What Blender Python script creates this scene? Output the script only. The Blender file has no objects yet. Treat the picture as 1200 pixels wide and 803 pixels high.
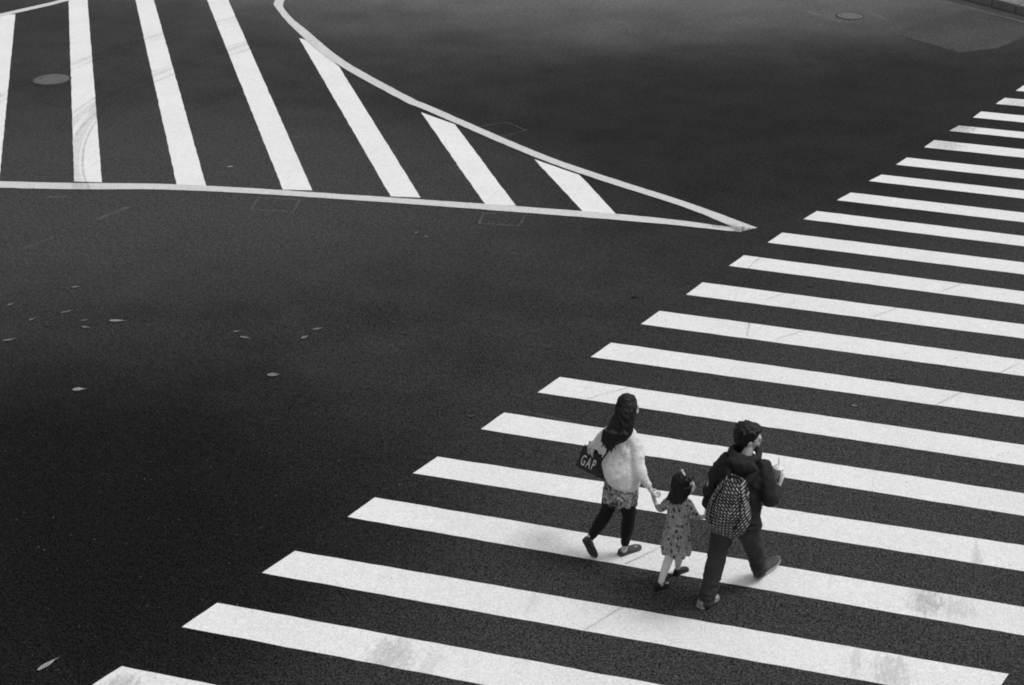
import bpy, bmesh, math, random
import numpy as np
from mathutils import Vector, Matrix, noise

random.seed(7)
S = bpy.context.scene
C = S.collection
R = math.radians
PI = math.pi

# ------------------------------------------------------------------ camera
cd = bpy.data.cameras.new('camera'); cam = bpy.data.objects.new('camera', cd); C.objects.link(cam)
cr = Vector((0.95708134, 0.28980203, -0.00317848)); cu = Vector((-0.1304795, 0.44065407, 0.88814362)); cf = Vector((-0.25878643, 0.84961095, -0.45955501))
M = Matrix((cr, cu, -cf)).transposed().to_4x4(); M.translation = Vector((5.59747, -7.07318, 7.29551))
cam.matrix_world = M
cd.lens = 50.01; cd.sensor_width = 36.0; cd.clip_start = 0.1; cd.clip_end = 900
S.camera = cam

# ------------------------------------------------------------------ light
EL, AZ = R(60), R(75)          # sun elevation, compass direction (from +Y towards +X)
W = bpy.data.worlds.new('World'); S.world = W; W.use_nodes = True
wn = W.node_tree; bg = wn.nodes['Background']
sky = wn.nodes.new('ShaderNodeTexSky'); sky.sky_type = 'NISHITA'; sky.sun_disc = False
sky.sun_elevation = EL; sky.sun_rotation = AZ; sky.dust_density = 3.0; sky.air_density = 1.5
bw = wn.nodes.new('ShaderNodeRGBToBW')     # black and white film
wn.links.new(sky.outputs[0], bw.inputs[0]); wn.links.new(bw.outputs[0], bg.inputs[0]); bg.inputs[1].default_value = 0.12
sl = bpy.data.lights.new('sun', 'SUN'); sl.energy = 0.95; sl.angle = R(18); sl.color = (1, 1, 1)
so = bpy.data.objects.new('sun', sl); C.objects.link(so)
d = Vector((math.sin(AZ) * math.cos(EL), math.cos(AZ) * math.cos(EL), math.sin(EL)))
so.rotation_euler = d.to_track_quat('Z', 'Y').to_euler(); so.location = (0, 0, 30)
S.view_settings.view_transform = 'Standard'; S.view_settings.look = 'None'; S.view_settings.gamma = 1
S.view_settings.exposure = 0.25
S.render.engine = 'CYCLES'
S.cycles.filter_width = 1.9

# ------------------------------------------------------------------ materials
def g(v, a=1): return (v, v, v, a)
class Mat:
    def __init__(s, name, base=0.5, rough=0.6, spec=0.4):
        s.m = bpy.data.materials.new(name); s.m.use_nodes = True
        s.t = s.m.node_tree; s.b = s.t.nodes['Principled BSDF']; s.o = s.t.nodes['Material Output']
        s.b.inputs['Base Color'].default_value = g(base); s.b.inputs['Roughness'].default_value = rough
        s.b.inputs['Specular IOR Level'].default_value = spec
        s.co = s.t.nodes.new('ShaderNodeTexCoord').outputs['Object']
    def n(s, kind, **kw):
        nd = s.t.nodes.new('ShaderNode' + kind)
        for k, v in kw.items(): setattr(nd, k, v)
        return nd
    def put(s, sock, v):
        if isinstance(v, (int, float)): sock.default_value = v
        elif isinstance(v, (tuple, list)): sock.default_value = v
        else: s.t.links.new(v, sock)
    def map(s, scale=(1, 1, 1), rot=(0, 0, 0), src=None, loc=(0, 0, 0)):
        nd = s.n('Mapping'); s.put(nd.inputs[0], src or s.co); nd.inputs[1].default_value = loc
        nd.inputs[2].default_value = rot; nd.inputs[3].default_value = scale; return nd.outputs[0]
    def noise(s, scale, detail=3, rough=.5, src=None, dist=0):
        nd = s.n('TexNoise'); s.put(nd.inputs['Vector'], src or s.co); nd.inputs['Scale'].default_value = scale
        nd.inputs['Detail'].default_value = detail; nd.inputs['Roughness'].default_value = rough; nd.inputs['Distortion'].default_value = dist
        return nd.outputs[0]
    def vor(s, scale, feature='F1', out='Distance', src=None):
        nd = s.n('TexVoronoi', feature=feature); s.put(nd.inputs['Vector'], src or s.co); nd.inputs['Scale'].default_value = scale
        return nd.outputs[out]
    def ramp(s, v, stops, interp='LINEAR'):
        nd = s.n('ValToRGB'); s.put(nd.inputs[0], v); e = nd.color_ramp.elements; nd.color_ramp.interpolation = interp
        while len(e) < len(stops): e.new(0.5)
        for i, (p, c) in enumerate(stops): e[i].position = p; e[i].color = g(c)
        return nd.outputs[0]
    def math(s, op, a, b=0.0, c=None):
        nd = s.n('Math', operation=op); s.put(nd.inputs[0], a); s.put(nd.inputs[1], b)
        if c is not None: s.put(nd.inputs[2], c)
        return nd.outputs[0]
    def mix(s, f, a, b):
        nd = s.n('Mix', data_type='RGBA'); s.put(nd.inputs[0], f)
        s.put(nd.inputs[6], g(a) if isinstance(a, (int, float)) else a); s.put(nd.inputs[7], g(b) if isinstance(b, (int, float)) else b)
        return nd.outputs[2]
    def base(s, v): s.put(s.b.inputs['Base Color'], v)
    def bump(s, h, strength=.3, dist=.01):
        nd = s.n('Bump'); nd.inputs['Strength'].default_value = strength; nd.inputs['Distance'].default_value = dist
        s.put(nd.inputs['Height'], h); s.put(s.b.inputs['Normal'], nd.outputs[0])

def speck(a, amp1, amp2, lo=.12):
    v = a.math('MULTIPLY_ADD', a.math('SUBTRACT', a.noise(58, 2, .8), .5), amp1, 1.0)
    v = a.math('MULTIPLY_ADD', a.math('SUBTRACT', a.noise(27, 2, .7), .5), amp2, v)
    v = a.math('MULTIPLY_ADD', a.math('SUBTRACT', a.noise(12, 2, .8), .5), amp2 * .75, v)
    return a.math('MAXIMUM', v, lo)
def asphalt_mat(name, lo, hi, areas=(), rough=.4, spec=.02):
    a = Mat(name, rough=rough, spec=spec)
    big = a.noise(.16, 4, .55); mid = a.noise(1.3, 5, .6)
    streak = a.noise(.55, 4, .6, a.map((.25, 1.6, 1), (0, 0, R(30))))
    v = a.math('MULTIPLY_ADD', big, .5, a.math('MULTIPLY', mid, .25)); v = a.math('MULTIPLY_ADD', streak, .3, v)
    basev = a.ramp(v, [(.38, lo), (.70, hi)])
    # broad areas where the base colour is set paler or darker, with uneven outlines
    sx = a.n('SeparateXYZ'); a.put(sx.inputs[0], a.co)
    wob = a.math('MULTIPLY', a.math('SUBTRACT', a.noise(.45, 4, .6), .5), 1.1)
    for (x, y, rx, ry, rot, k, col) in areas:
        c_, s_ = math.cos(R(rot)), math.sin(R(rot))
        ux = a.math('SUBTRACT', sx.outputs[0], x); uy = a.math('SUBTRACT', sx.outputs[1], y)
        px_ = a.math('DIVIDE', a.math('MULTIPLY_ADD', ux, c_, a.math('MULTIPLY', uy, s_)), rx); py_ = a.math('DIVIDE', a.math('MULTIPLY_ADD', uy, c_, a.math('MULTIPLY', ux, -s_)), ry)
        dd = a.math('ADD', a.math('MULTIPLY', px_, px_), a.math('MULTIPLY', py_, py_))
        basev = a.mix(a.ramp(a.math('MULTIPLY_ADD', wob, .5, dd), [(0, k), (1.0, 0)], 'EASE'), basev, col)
    sp = speck(a, 7.5, 1.7)
    mul = a.n('Mix', data_type='RGBA', blend_type='MULTIPLY'); mul.inputs[0].default_value = 1
    a.put(mul.inputs[6], basev); cb = a.n('CombineColor')
    for k in range(3): a.put(cb.inputs[k], sp)
    a.put(mul.inputs[7], cb.outputs[0])
    gl = a.math('MAXIMUM', a.math('MULTIPLY_ADD', a.math('SUBTRACT', a.noise(21, 3, .9), .5), 5.5, 1.0), .1)      # glossy and dull stones
    a.put(a.b.inputs['Specular IOR Level'], a.math('MULTIPLY', a.math('MULTIPLY', gl, a.ramp(mid, [(.35, .6), (.65, 1)])), spec))
    chip = a.ramp(a.noise(30, 1, .5), [(.755, 0), (.78, 1)])       # rare pale chips of stone
    a.base(a.mix(a.math('MULTIPLY', chip, .6), mul.outputs[2], .16))
    a.bump(sp, .15, .005)
    return a
M_asphalt = asphalt_mat('asphalt', .022, .042, [(-1.8, 1.6, 5.2, 4.2, 20, .95, .008), (4.2, 16, 9.5, 6.6, 35, .75, .009), (5.6, 4.5, 3.6, 12, -21, .75, .050), (-3.5, 30.5, 17, 14.5, 5, .95, .16), (-5, 9.5, 7.5, 4.5, 15, .8, .055)])  # far pale area paints the sky's grazing sheen into the asphalt colour
M_patch = asphalt_mat('asphalt_repair', .042, .07)

def paint_mat(name, smudges=(), base=.77, wear=.70):
    a = Mat(name, rough=.7, spec=.25)
    n1 = a.noise(1.1, 5, .65); fine = a.noise(70, 3, .8); mott = a.noise(9, 5, .7)
    v = a.ramp(a.math('MULTIPLY_ADD', mott, .45, a.math('MULTIPLY', n1, .6)), [(.36, base * .91), (.62, base)])
    sp = speck(a, .9, .22, .4); mul = a.n('Mix', data_type='RGBA', blend_type='MULTIPLY'); mul.inputs[0].default_value = 1
    cb = a.n('CombineColor')
    for k in range(3): a.put(cb.inputs[k], sp)
    a.put(mul.inputs[6], v); a.put(mul.inputs[7], cb.outputs[0]); v = mul.outputs[2]
    # tiny chips through to the road
    chips = a.ramp(a.noise(24, 3, .6), [(wear, 0), (wear + .03, 1)])
    v = a.mix(a.math('MULTIPLY', chips, .8), v, .10)
    # fine dark scuffs dragged along the driving direction
    sc = a.ramp(a.noise(7, 4, .6, a.map((1.0, .12, 1), (0, 0, R(-14)))), [(.62, 0), (.72, .20)])
    v = a.mix(a.math('MULTIPLY', sc, a.ramp(mott, [(.4, 0), (.6, 1)])), v, .22)
    sx = a.n('SeparateXYZ'); a.put(sx.inputs[0], a.co)
    for (x, y, rx, ry, k) in smudges:
        dx = a.math('DIVIDE', a.math('SUBTRACT', sx.outputs[0], x), rx); dy = a.math('DIVIDE', a.math('SUBTRACT', sx.outputs[1], y), ry)
        dd = a.math('ADD', a.math('MULTIPLY', dx, dx), a.math('MULTIPLY', dy, dy))
        dd = a.math('ADD', dd, a.math('MULTIPLY', a.math('SUBTRACT', a.noise(15, 6, .85, a.map((1.6, .5, 1), (0, 0, R(-16)))), .5), 5.5))
        f = a.ramp(dd, [(.0, min(1, k * 1.35)), (1.0, 0)])
        v = a.mix(f, v, .16)
    a.base(v); a.bump(fine, .25, .004)
    return a
SM = [(2.13, 1.02, .20, .30, .30), (2.45, 1.0, .08, .25, .12), (6.11, 2.93, .16, .22, .34), (6.35, 2.9, .2, .16, .18), (5.89, 1.96, .16, .25, .25), (5.62, 1.98, .05, .2, .18),
      (6.5, 3.67, .05, .3, .26), (6.11, 15.42, .28, .3, .42), (5.9, 14.54, .3, .3, .28), (.30, .12, .16, .14, .3), (3.0, 2.0, .05, .2, .12), (6.95, 16.95, .25, .3, .2), (7.9, 15.3, .4, .4, .2)]
M_zebra = paint_mat('zebra_paint', SM)
M_line = paint_mat('line_paint', [(3.5, 10.33, .22, .12, .75), (3.2, 10.42, .3, .1, .4)], .62, .65)
M_hatch = paint_mat('hatch_paint', (), .80)
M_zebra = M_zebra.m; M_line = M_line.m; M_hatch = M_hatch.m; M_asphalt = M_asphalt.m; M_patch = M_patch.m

def decal_mat(name, col, alpha, sc=6):
    a = Mat(name, col, .6, .3)
    n1 = a.noise(sc, 5, .7); n2 = a.noise(60, 2, .7)
    al = a.math('MULTIPLY', a.ramp(n1, [(.3, .1), (.65, 1)]), a.ramp(n2, [(.3, .3), (.6, 1)]))
    a.put(a.b.inputs['Alpha'], a.math('MULTIPLY', al, alpha)); return a.m
M_rubber = decal_mat('tyre_rubber', .03, .38); M_rubber2 = decal_mat('tyre_rubber_faint', .03, .2); M_chalk = decal_mat('chalk', .5, .17, 2.2); M_chalk2 = decal_mat('chalk_faint', .5, .09, 2.2)

def concrete_mat(name, lo, hi):
    a = Mat(name, rough=.85, spec=.2)
    v = a.ramp(a.math('MULTIPLY_ADD', a.noise(40, 3, .8), .5, a.math('MULTIPLY', a.noise(2, 5, .6), .5)), [(.35, lo), (.65, hi)])
    a.base(v); a.bump(a.noise(60, 3, .7), .3, .004); return a.m
M_kerb = concrete_mat('kerb_concrete', .13, .24); M_gutter = concrete_mat('gutter_concrete', .035, .06); M_kerbface = concrete_mat('gutter_edge', .10, .17)
a = Mat('pavement_slabs', rough=.85, spec=.2)
br = a.n('TexBrick'); a.put(br.inputs[0], a.map((3.3, 3.3, 3.3), (0, 0, R(41)))); br.inputs['Color1'].default_value = g(.16); br.inputs['Color2'].default_value = g(.22); br.inputs['Mortar'].default_value = g(.06)
br.inputs['Scale'].default_value = 1; br.inputs['Mortar Size'].default_value = .012; a.base(br.outputs[0]); M_pave = a.m

def cloth(name, lo, hi, sc=25, rough=.85, bump=.25, sheen=0):
    a = Mat(name, rough=rough, spec=.2)
    a.base(a.ramp(a.math('MULTIPLY_ADD', a.noise(sc * 5, 3, .7), .5, a.math('MULTIPLY', a.noise(sc * .4, 4, .6), .5)), [(.32, lo), (.68, hi)]))
    if sheen: a.b.inputs['Sheen Weight'].default_value = sheen
    a.bump(a.noise(sc * 8, 2, .7), bump, .003); return a.m
M_sweater = cloth('fluffy_white_knit', .58, .78, 14, .95, .5, .3)
M_leggings = cloth('black_cotton', .008, .016)
M_jacket = cloth('dark_jacket_cloth', .019, .034, 10)
M_jeans = cloth('dark_denim', .030, .055, 12)
M_tights = cloth('pale_tights', .66, .80)
M_black = cloth('black_leather', .010, .022, 10, .45)
M_strap = cloth('black_strap', .012, .02)
M_flat = cloth('dark_flat_leather', .04, .075, 12, .6)
M_sneak = cloth('grey_canvas', .2, .32, 12, .8); M_sole = cloth('pale_rubber', .26, .38, 12, .7)
M_suede = cloth('dark_suede', .05, .09, 12, .8); M_cuff = cloth('grey_sock', .2, .3)
a = Mat('skin', rough=.55, spec=.35); a.base(a.ramp(a.noise(30, 4, .6), [(.3, .42), (.7, .52)])); a.b.inputs['Subsurface Weight'].default_value = .0; M_skin = a.m
def hair_mat(name):
    a = Mat(name, rough=.5, spec=.28); st = a.noise(90, 4, .7, a.map((1, 1, .05)))
    a.base(a.ramp(st, [(.35, .003), (.68, .014)])); a.bump(st, .7, .006); return a.m
M_hair = hair_mat('black_hair')
# tunic: blotchy floral print
a = Mat('floral_print', rough=.85, spec=.2)
bl = a.ramp(a.noise(17, 3, .6, dist=1.6), [(.40, .035), (.47, .12), (.53, .30), (.6, .5)])
a.base(a.mix(a.ramp(a.vor(26), [(.30, 1), (.42, 0)]), bl, a.ramp(a.noise(30, 2), [(.4, .05), (.6, .45)]))); M_floral = a.m
# girl's dress: small dark motifs on mid grey
a = Mat('spotted_print', rough=.85, spec=.2)
mo = a.ramp(a.vor(31, src=a.map((1, 1, .7), (R(20), 0, R(15)))), [(.30, 1), (.40, 0)])
sm = a.ramp(a.vor(58), [(.26, 1), (.36, 0)])
b0 = a.ramp(a.noise(20, 4, .6), [(.3, .25), (.7, .42)])
a.base(a.mix(sm, a.mix(mo, b0, .05), .11)); M_spot = a.m
# backpack: rows of pale dashes on black
a = Mat('dashed_pack_cloth', rough=.75, spec=.3)
def dash(rot, sc):
    w = a.n('TexBrick'); mp = a.map((sc, sc, sc), rot, src=a.map((1, 1, 1), (R(90), 0, 0)))
    a.put(w.inputs[0], mp); w.offset = .5
    w.inputs['Color1'].default_value = g(.55); w.inputs['Color2'].default_value = g(.22); w.inputs['Mortar'].default_value = g(.014)
    w.inputs['Scale'].default_value = 1; w.inputs['Mortar Size'].default_value = .0066; w.inputs['Brick Width'].default_value = .036; w.inputs['Row Height'].default_value = .021
    w.inputs['Mortar Smooth'].default_value = .15
    return w.outputs[0]
sx = a.n('SeparateXYZ'); a.put(sx.inputs[0], a.co)
side = a.ramp(a.math('ADD', a.math('MULTIPLY', sx.outputs[0], 4.0), a.math('MULTIPLY_ADD', a.noise(5, 2), .5, .05)), [(.49, 0), (.51, 1)])
a.base(a.mix(side, dash((0, 0, R(-38)), 1), dash((0, 0, R(62)), 1))); M_pack = a.m
a = Mat('bag_paper', .022, .5, .4); M_bag = a.m
a = Mat('white_ink', .8, .6); M_ink = a.m
a = Mat('clear_plastic', .85, .15, .5); a.b.inputs['Transmission Weight'].default_value = .0; a.b.inputs['Alpha'].default_value = .85; a.b.inputs['Roughness'].default_value = .2; M_plastic = a.m
a = Mat('milky_drink', .9, .4); M_drink = a.m
a = Mat('white_plastic', .75, .35); M_white = a.m
a = Mat('dark_plastic', .02, .3); M_dark = a.m
a = Mat('eye_white', .6, .2); M_eye = a.m
a = Mat('bow_satin', .5, .4); a.base(a.ramp(a.noise(40), [(.4, .42), (.6, .62)])); M_bow = a.m
a = Mat('cast_iron', rough=.55, spec=.5)
br = a.n('TexBrick'); a.put(br.inputs[0], a.map((22, 22, 22))); br.inputs['Color1'].default_value = g(.16); br.inputs['Color2'].default_value = g(.20); br.inputs['Mortar'].default_value = g(.07); br.inputs['Mortar Size'].default_value = .08; br.inputs['Scale'].default_value = 1
a.base(br.outputs[0]); a.bump(br.outputs[1], .4, .004); M_iron = a.m
M_ironrim = cloth('iron_rim', .025, .05, 10, .6)
a = Mat('dry_leaf', rough=.7, spec=.3); a.base(a.ramp(a.noise(40, 3), [(.35, .22), (.65, .40)])); M_leaf = a.m
a = Mat('dark_leaf', rough=.8, spec=.2); a.base(a.ramp(a.noise(40, 3), [(.35, .01), (.65, .02)])); M_leafd = a.m
a = Mat('pale_leaf', rough=.6, spec=.4); a.base(a.ramp(a.noise(40, 3), [(.35, .4), (.65, .6)])); M_leafp = a.m

# ------------------------------------------------------------------ helpers
def link(name, me, mat=None, parent=None, smooth=True):
    o = bpy.data.objects.new(name, me); C.objects.link(o)
    if mat: me.materials.clear(); me.materials.append(mat)
    if smooth: me.polygons.foreach_set('use_smooth', [True] * len(me.polygons))
    if parent: o.parent = parent
    return o
def tag(o, label=None, cat=None, group=None, kind=None):
    if label: o['label'] = label
    if cat: o['category'] = cat
    if group: o['group'] = group
    if kind: o['kind'] = kind
    return o
def sheet(name, pts, z, mat, jitter=0.0, step=.12, kind='structure', seed=0):
    """flat painted or laid surface: closed polygon with slightly ragged edges, 3 mm thick"""
    P = []
    n = len(pts)
    for i in range(n):
        p, q = Vector(pts[i]), Vector(pts[(i + 1) % n]); L = (q - p).length
        k = max(1, int(L / step)) if jitter else 1
        nv = Vector((-(q - p).y, (q - p).x)).normalized() if L > 0 else Vector((0, 0))
        for j in range(k):
            t = p.lerp(q, j / k)
            if jitter: t = t + nv * noise.noise(Vector((t.x * 5, t.y * 5, seed))) * jitter + nv * noise.noise(Vector((t.x * 23, t.y * 23, seed + 3))) * jitter * .5
            P.append(t)
    bm = bmesh.new(); top = [bm.verts.new((p.x, p.y, z)) for p in P]; f = bm.faces.new(top); f.normal_update()
    if f.normal.z < 0: f.normal_flip()
    bmesh.ops.triangulate(bm, faces=bm.faces[:])
    me = bpy.data.meshes.new(name); bm.to_mesh(me); bm.free()
    o = link(name, me, mat, smooth=False); o['kind'] = kind
    return o
def catmull(P, k=6):
    P = [np.array(p, float) for p in P]; Q = [2 * P[0] - P[1]] + P + [2 * P[-1] - P[-2]]; out = []
    for i in range(1, len(Q) - 2):
        for j in range(k):
            t = j / k; a, b, c, d_ = Q[i - 1:i + 3]
            out.append(.5 * ((2 * b) + (c - a) * t + (2 * a - 5 * b + 4 * c - d_) * t * t + (3 * b - a - 3 * c + d_) * t ** 3))
    out.append(P[-1]); return out
def ribbon(name, pts, w, z, mat, k=5):
    P = catmull([(x, y) for x, y in pts], k) if k > 1 else [np.array(p) for p in pts]
    ww = w if isinstance(w, (list, tuple)) else None
    bm = bmesh.new(); prev = None
    for i, p in enumerate(P):
        dv = P[min(i + 1, len(P) - 1)] - P[max(i - 1, 0)]; dv = dv / (np.linalg.norm(dv) + 1e-9); nv = np.array([-dv[1], dv[0]])
        h = w / 2
        a_ = bm.verts.new((*(p + nv * h), z)); b_ = bm.verts.new((*(p - nv * h), z))
        if prev: bm.faces.new((prev[1], b_, a_, prev[0]))
        prev = (a_, b_)
    bmesh.ops.recalc_face_normals(bm, faces=bm.faces[:])
    for f in bm.faces:
        if f.normal.z < 0: f.normal_flip()
    me = bpy.data.meshes.new(name); bm.to_mesh(me); bm.free(); return link(name, me, mat, smooth=False)

# ------------------------------------------------------------------ road
bm = bmesh.new(); L = 250
bmesh.ops.create_grid(bm, x_segments=10, y_segments=10, size=L)
me = bpy.data.meshes.new('road'); bm.to_mesh(me); bm.free()
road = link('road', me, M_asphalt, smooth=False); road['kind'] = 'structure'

near = [(0.069,0.065),(0.386,0.884),(0.688,1.723),(1.061,2.709),(1.372,3.563),(1.738,4.52),(2.076,5.399),(2.416,6.325),(2.771,7.264),(3.121,8.186),(3.475,9.158),(3.836,10.025),(4.191,10.95),(4.552,11.772),(4.916,12.648),(5.248,13.444),(5.611,14.335),(5.954,15.228),(6.295,16.011),(6.648,16.847),(6.971,17.681)]
far = [(0.17,0.321),(0.508,1.247),(0.823,2.097),(1.179,3.076),(1.499,3.907),(1.866,4.899),(2.211,5.787),(2.55,6.718),(2.905,7.664),(3.248,8.585),(3.606,9.533),(3.977,10.409),(4.331,11.294),(4.707,12.119),(5.073,12.962),(5.382,13.798),(5.741,14.716),(6.091,15.534),(6.423,16.364),(6.79,17.222),(7.089,18.016)]
sn = [.014,.014,.014,-.0005,.0061,-.0106,-.0097,-.0056,-.0131,-.0161,-.0334,-.0305,-.042,-.042,-.042,-.042,-.042,-.042,-.042,-.042,-.042]
sf = [.0158,.0158,.0158,.0017,.0151,-.0101,-.0094,-.0166,-.0175,-.0245,-.0345,-.0353,-.042,-.042,-.042,-.042,-.042,-.042,-.042,-.042,-.042]
near.insert(0, (-.27, -.82)); far.insert(0, (-.13, -.45)); sn.insert(0, .014); sf.insert(0, .0158)
ordn = ['nearest', 'second', 'third', 'fourth', 'fifth', 'sixth', 'seventh', 'eighth', 'ninth', 'tenth', 'eleventh', 'twelfth', 'thirteenth', 'fourteenth', 'fifteenth', 'sixteenth', 'seventeenth', 'eighteenth', 'nineteenth', 'twentieth', 'twenty-first', 'twenty-second']
LEN = 5.93
for i, (n_, f_) in enumerate(zip(near, far)):
    q = (f_[0] + LEN, f_[1] + LEN * sf[i]); r_ = (n_[0] + LEN, n_[1] + LEN * sn[i])
    sheet('crosswalk_stripe', [n_, r_, q, f_], .004, M_zebra, .006, .1, seed=i)

hatch = [[(-12.586,17.237),(-12.326,17.382),(-7.009,9.128),(-7.351,9.028)],
 [(-12.35,19.35),(-11.93,19.40),(-5.574,9.514),(-5.974,9.432)],
 [(-11.95,21.2),(-11.55,21.25),(-4.079,9.813),(-4.476,9.696)],
 [(-10.75,22.0),(-10.3,22.1),(-2.555,10.07),(-2.967,9.983)],
 [(-6.06,17.34),(-5.85,17.25),(-4.594,15.815),(-0.995,10.24),(-1.411,10.168)],
 [(-2.282,13.774),(-1.562,13.36),(0.36,10.325),(-0.058,10.251)],
 [(0.091,12.17),(0.884,11.732),(1.05,11.5),(1.747,10.413),(1.309,10.363)]]
for i, h in enumerate(hatch): sheet('hatch_stripe', h, .004, M_hatch, .008, .1, seed=40 + i)
# two border lines of the island meeting at the right-hand tip, and the far left border
low = [((-13.5,7.9),(-13.4,7.7)),((-6.998,9.131),(-6.847,8.912)),((-4.553,9.726),(-4.446,9.531)),((-2.105,10.049),(-2.029,9.87)),((1.722,10.421),(1.77,10.216)),((3.44,10.40),(3.47,10.268))]
upl = [((-9.9,27.2),(-9.65,27.3)),((-8.55,22.8),(-8.32,22.85)),((-7.80,20.0),(-7.59,20.0)),((-7.36,19.15),(-7.05,18.97)),((-6.17,17.60),(-6.00,17.72)),((-4.72,15.97),(-4.58,16.11)),((-2.83,14.30),(-2.72,14.46)),((-2.28,13.91),(-2.19,14.08)),((-0.034,12.326),(0.025,12.49)),((1.193,11.615),(1.223,11.796)),((2.559,10.924),(2.598,11.098)),((3.475,10.300),(3.64,10.47))]
def strip(name, prs, z, mat, seed):
    a_ = [p for p in catmull([p[0] for p in prs], 5)]; b_ = [p for p in catmull([p[1] for p in prs], 5)]
    return sheet(name, [tuple(p) for p in a_] + [tuple(p) for p in reversed(b_)], z, mat, .009, .1, seed=seed)
strip('island_border_line', low, .0065, M_line, 60)
strip('island_border_line', upl, .009, M_line, 61)
sheet('island_border_line', [(-13.6,16.2),(-12.646,17.325),(-12.181,18.441),(-12.058,18.855),(-11.6,21),(-11.45,21),(-11.916,18.63),(-12.04,18.222),(-12.505,17.12),(-13.45,16.05)], .0065, M_line, .006, .12, seed=62)

# rubber on the paint, chalked survey marks on the asphalt
T = {'A': [(-9.328,12.04),(-9.387,12.597),(-9.337,13.521),(-9.25,14.48),(-9.18,15.152),(-9.02,15.904),(-8.85,16.4),(-8.691,16.888),(-8.089,18.054),(-7.776,18.628)],
 'B': [(-7.3,11.3),(-7.48,11.9),(-7.6,12.6),(-7.62,13.4),(-7.50,14.2),(-7.391,14.891),(-7.157,15.634),(-6.959,16.158),(-6.821,16.619),(-6.455,17.409)],
 'C': [(-7.45,12.7),(-7.198,12.156),(-6.977,11.516),(-6.645,10.783),(-6.261,10.116),(-5.927,9.624),(-5.5,9.1)]}
def off(p, dx, dy): return [(x + dx, y + dy) for x, y in p]
for nm, pts, w, mt in (('A', T['A'], .13, M_rubber2), ('A', off(T['A'], .2, -.1), .05, M_rubber2), ('B', T['B'], .14, M_rubber2), ('B', off(T['B'], .24, -.1), .035, M_rubber), ('B', off(T['B'], -.16, 0), .03, M_rubber),
                   ('C', off(T['C'], -.12, -.05), .16, M_rubber2), ('C', T['C'], .035, M_rubber)):
    o = ribbon('tyre_mark', pts, w, .0115, mt); o['kind'] = 'structure'
for pts in ([(3.725,8.632),(3.728,8.889),(3.739,9.236),(3.861,9.655)], [(3.98,7.3),(3.951,7.69)], [(4.3,7.3),(4.9,8.0)], [(4.05,8.3),(4.6,9.0)], [(5.3,8.2),(6.4,9.6)], [(3.5,1.75),(3.85,2.35)], [(2.6,5.4),(3.1,5.9)], [(7.2,9.0),(8.2,10.6)], [(3.62,2.72),(3.9,3.1)], [(1.5,4.55),(1.3,3.9)], [(6.0,6.2),(6.9,7.5)]):
    o = ribbon('tyre_mark', pts, .022, .0115, M_rubber); o['kind'] = 'structure'
for pts, w, mt in (([(-3.066,9.172),(-3.16,9.604),(-2.575,9.709),(-2.479,9.248),(-2.762,9.229),(-3.066,9.172)], .035, M_chalk), ([(0.065,9.59),(0.02,9.952),(0.585,10.118),(0.602,9.656),(0.065,9.59)], .035, M_chalk),
            ([(-1.12,13.402),(-0.78,13.676),(-0.389,13.401),(-0.652,13.03)], .035, M_chalk), ([(-3.771,12.033),(-3.635,12.24)], .05, M_chalk), ([(-4.889,8.286),(-4.725,8.781)], .07, M_chalk), ([(-5.281,7.099),(-5.127,7.578)], .08, M_chalk2),
            ([(-6.011,8.799),(-5.736,8.88)], .04, M_chalk), ([(3.0,22.06),(3.75,21.37)], .08, M_chalk), ([(4.126,22.496),(4.592,21.794)], .07, M_chalk), ([(-1.475,12.582),(-0.76,11.286)], .03, M_chalk2), ([(2.0,5.0),(3.2,4.8)], .03, M_chalk2)):
    o = ribbon('chalk_mark', pts, w, .0045, mt, k=1); o['kind'] = 'structure'
sheet('asphalt_patch', [(4.702,20.836),(5.4,22.1),(6.1,23.05),(7.167,22.0),(7.155,21.169),(6.66,20.293),(6.016,19.811)], .0035, M_patch, .02, .2)

# far kerb: gutter edge, kerb stones, pavement behind (runs diagonally past the end of the crossing)
K0, K1 = Vector((5.504, 23.774)), Vector((7.172, 22.339)); kd = (K1 - K0).normalized(); kn = Vector((-kd.y, kd.x))
if kn.x < 0: kn = -kn
def kp(s, t): p = K0 + kd * s + kn * t; return (p.x, p.y)
s0, s1 = -26, 16
sheet('gutter', [kp(s0, 0), kp(s1, 0), kp(s1, .05), kp(s0, .05)], .006, M_kerbface, .006, .2)
sheet('gutter', [kp(s0, .055), kp(s1, .055), kp(s1, .46), kp(s0, .46)], .006, M_gutter, .004, .2)
def block(bm, s, e, t0, t1, z0, z1, bev=.015):
    vs = [bm.verts.new((*kp(a_, b_), z)) for z in (z0, z1) for a_, b_ in ((s, t0), (e, t0), (e, t1), (s, t1))]
    fs = [(0, 1, 2, 3), (7, 6, 5, 4), (0, 4, 5, 1), (1, 5, 6, 2), (2, 6, 7, 3), (3, 7, 4, 0)]
    F = [bm.faces.new([vs[i] for i in f]) for f in fs]
    return vs
bm = bmesh.new(); s = s0; 
while s < s1: block(bm, s, s + .59, .46, .64, -.05, .17); s += .6
bmesh.ops.recalc_face_normals(bm, faces=bm.faces[:]); bmesh.ops.bevel(bm, geom=bm.edges[:], offset=.014, segments=2, affect='EDGES')
me = bpy.data.meshes.new('kerb'); bm.to_mesh(me); bm.free(); o = link('kerb', me, M_kerb, smooth=False); o['kind'] = 'structure'
bm = bmesh.new(); block(bm, s0, s1, .645, 9, -.05, .165); bmesh.ops.recalc_face_normals(bm, faces=bm.faces[:])
me = bpy.data.meshes.new('pavement'); bm.to_mesh(me); bm.free(); o = link('pavement', me, M_pave, smooth=False); o['kind'] = 'structure'

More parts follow.
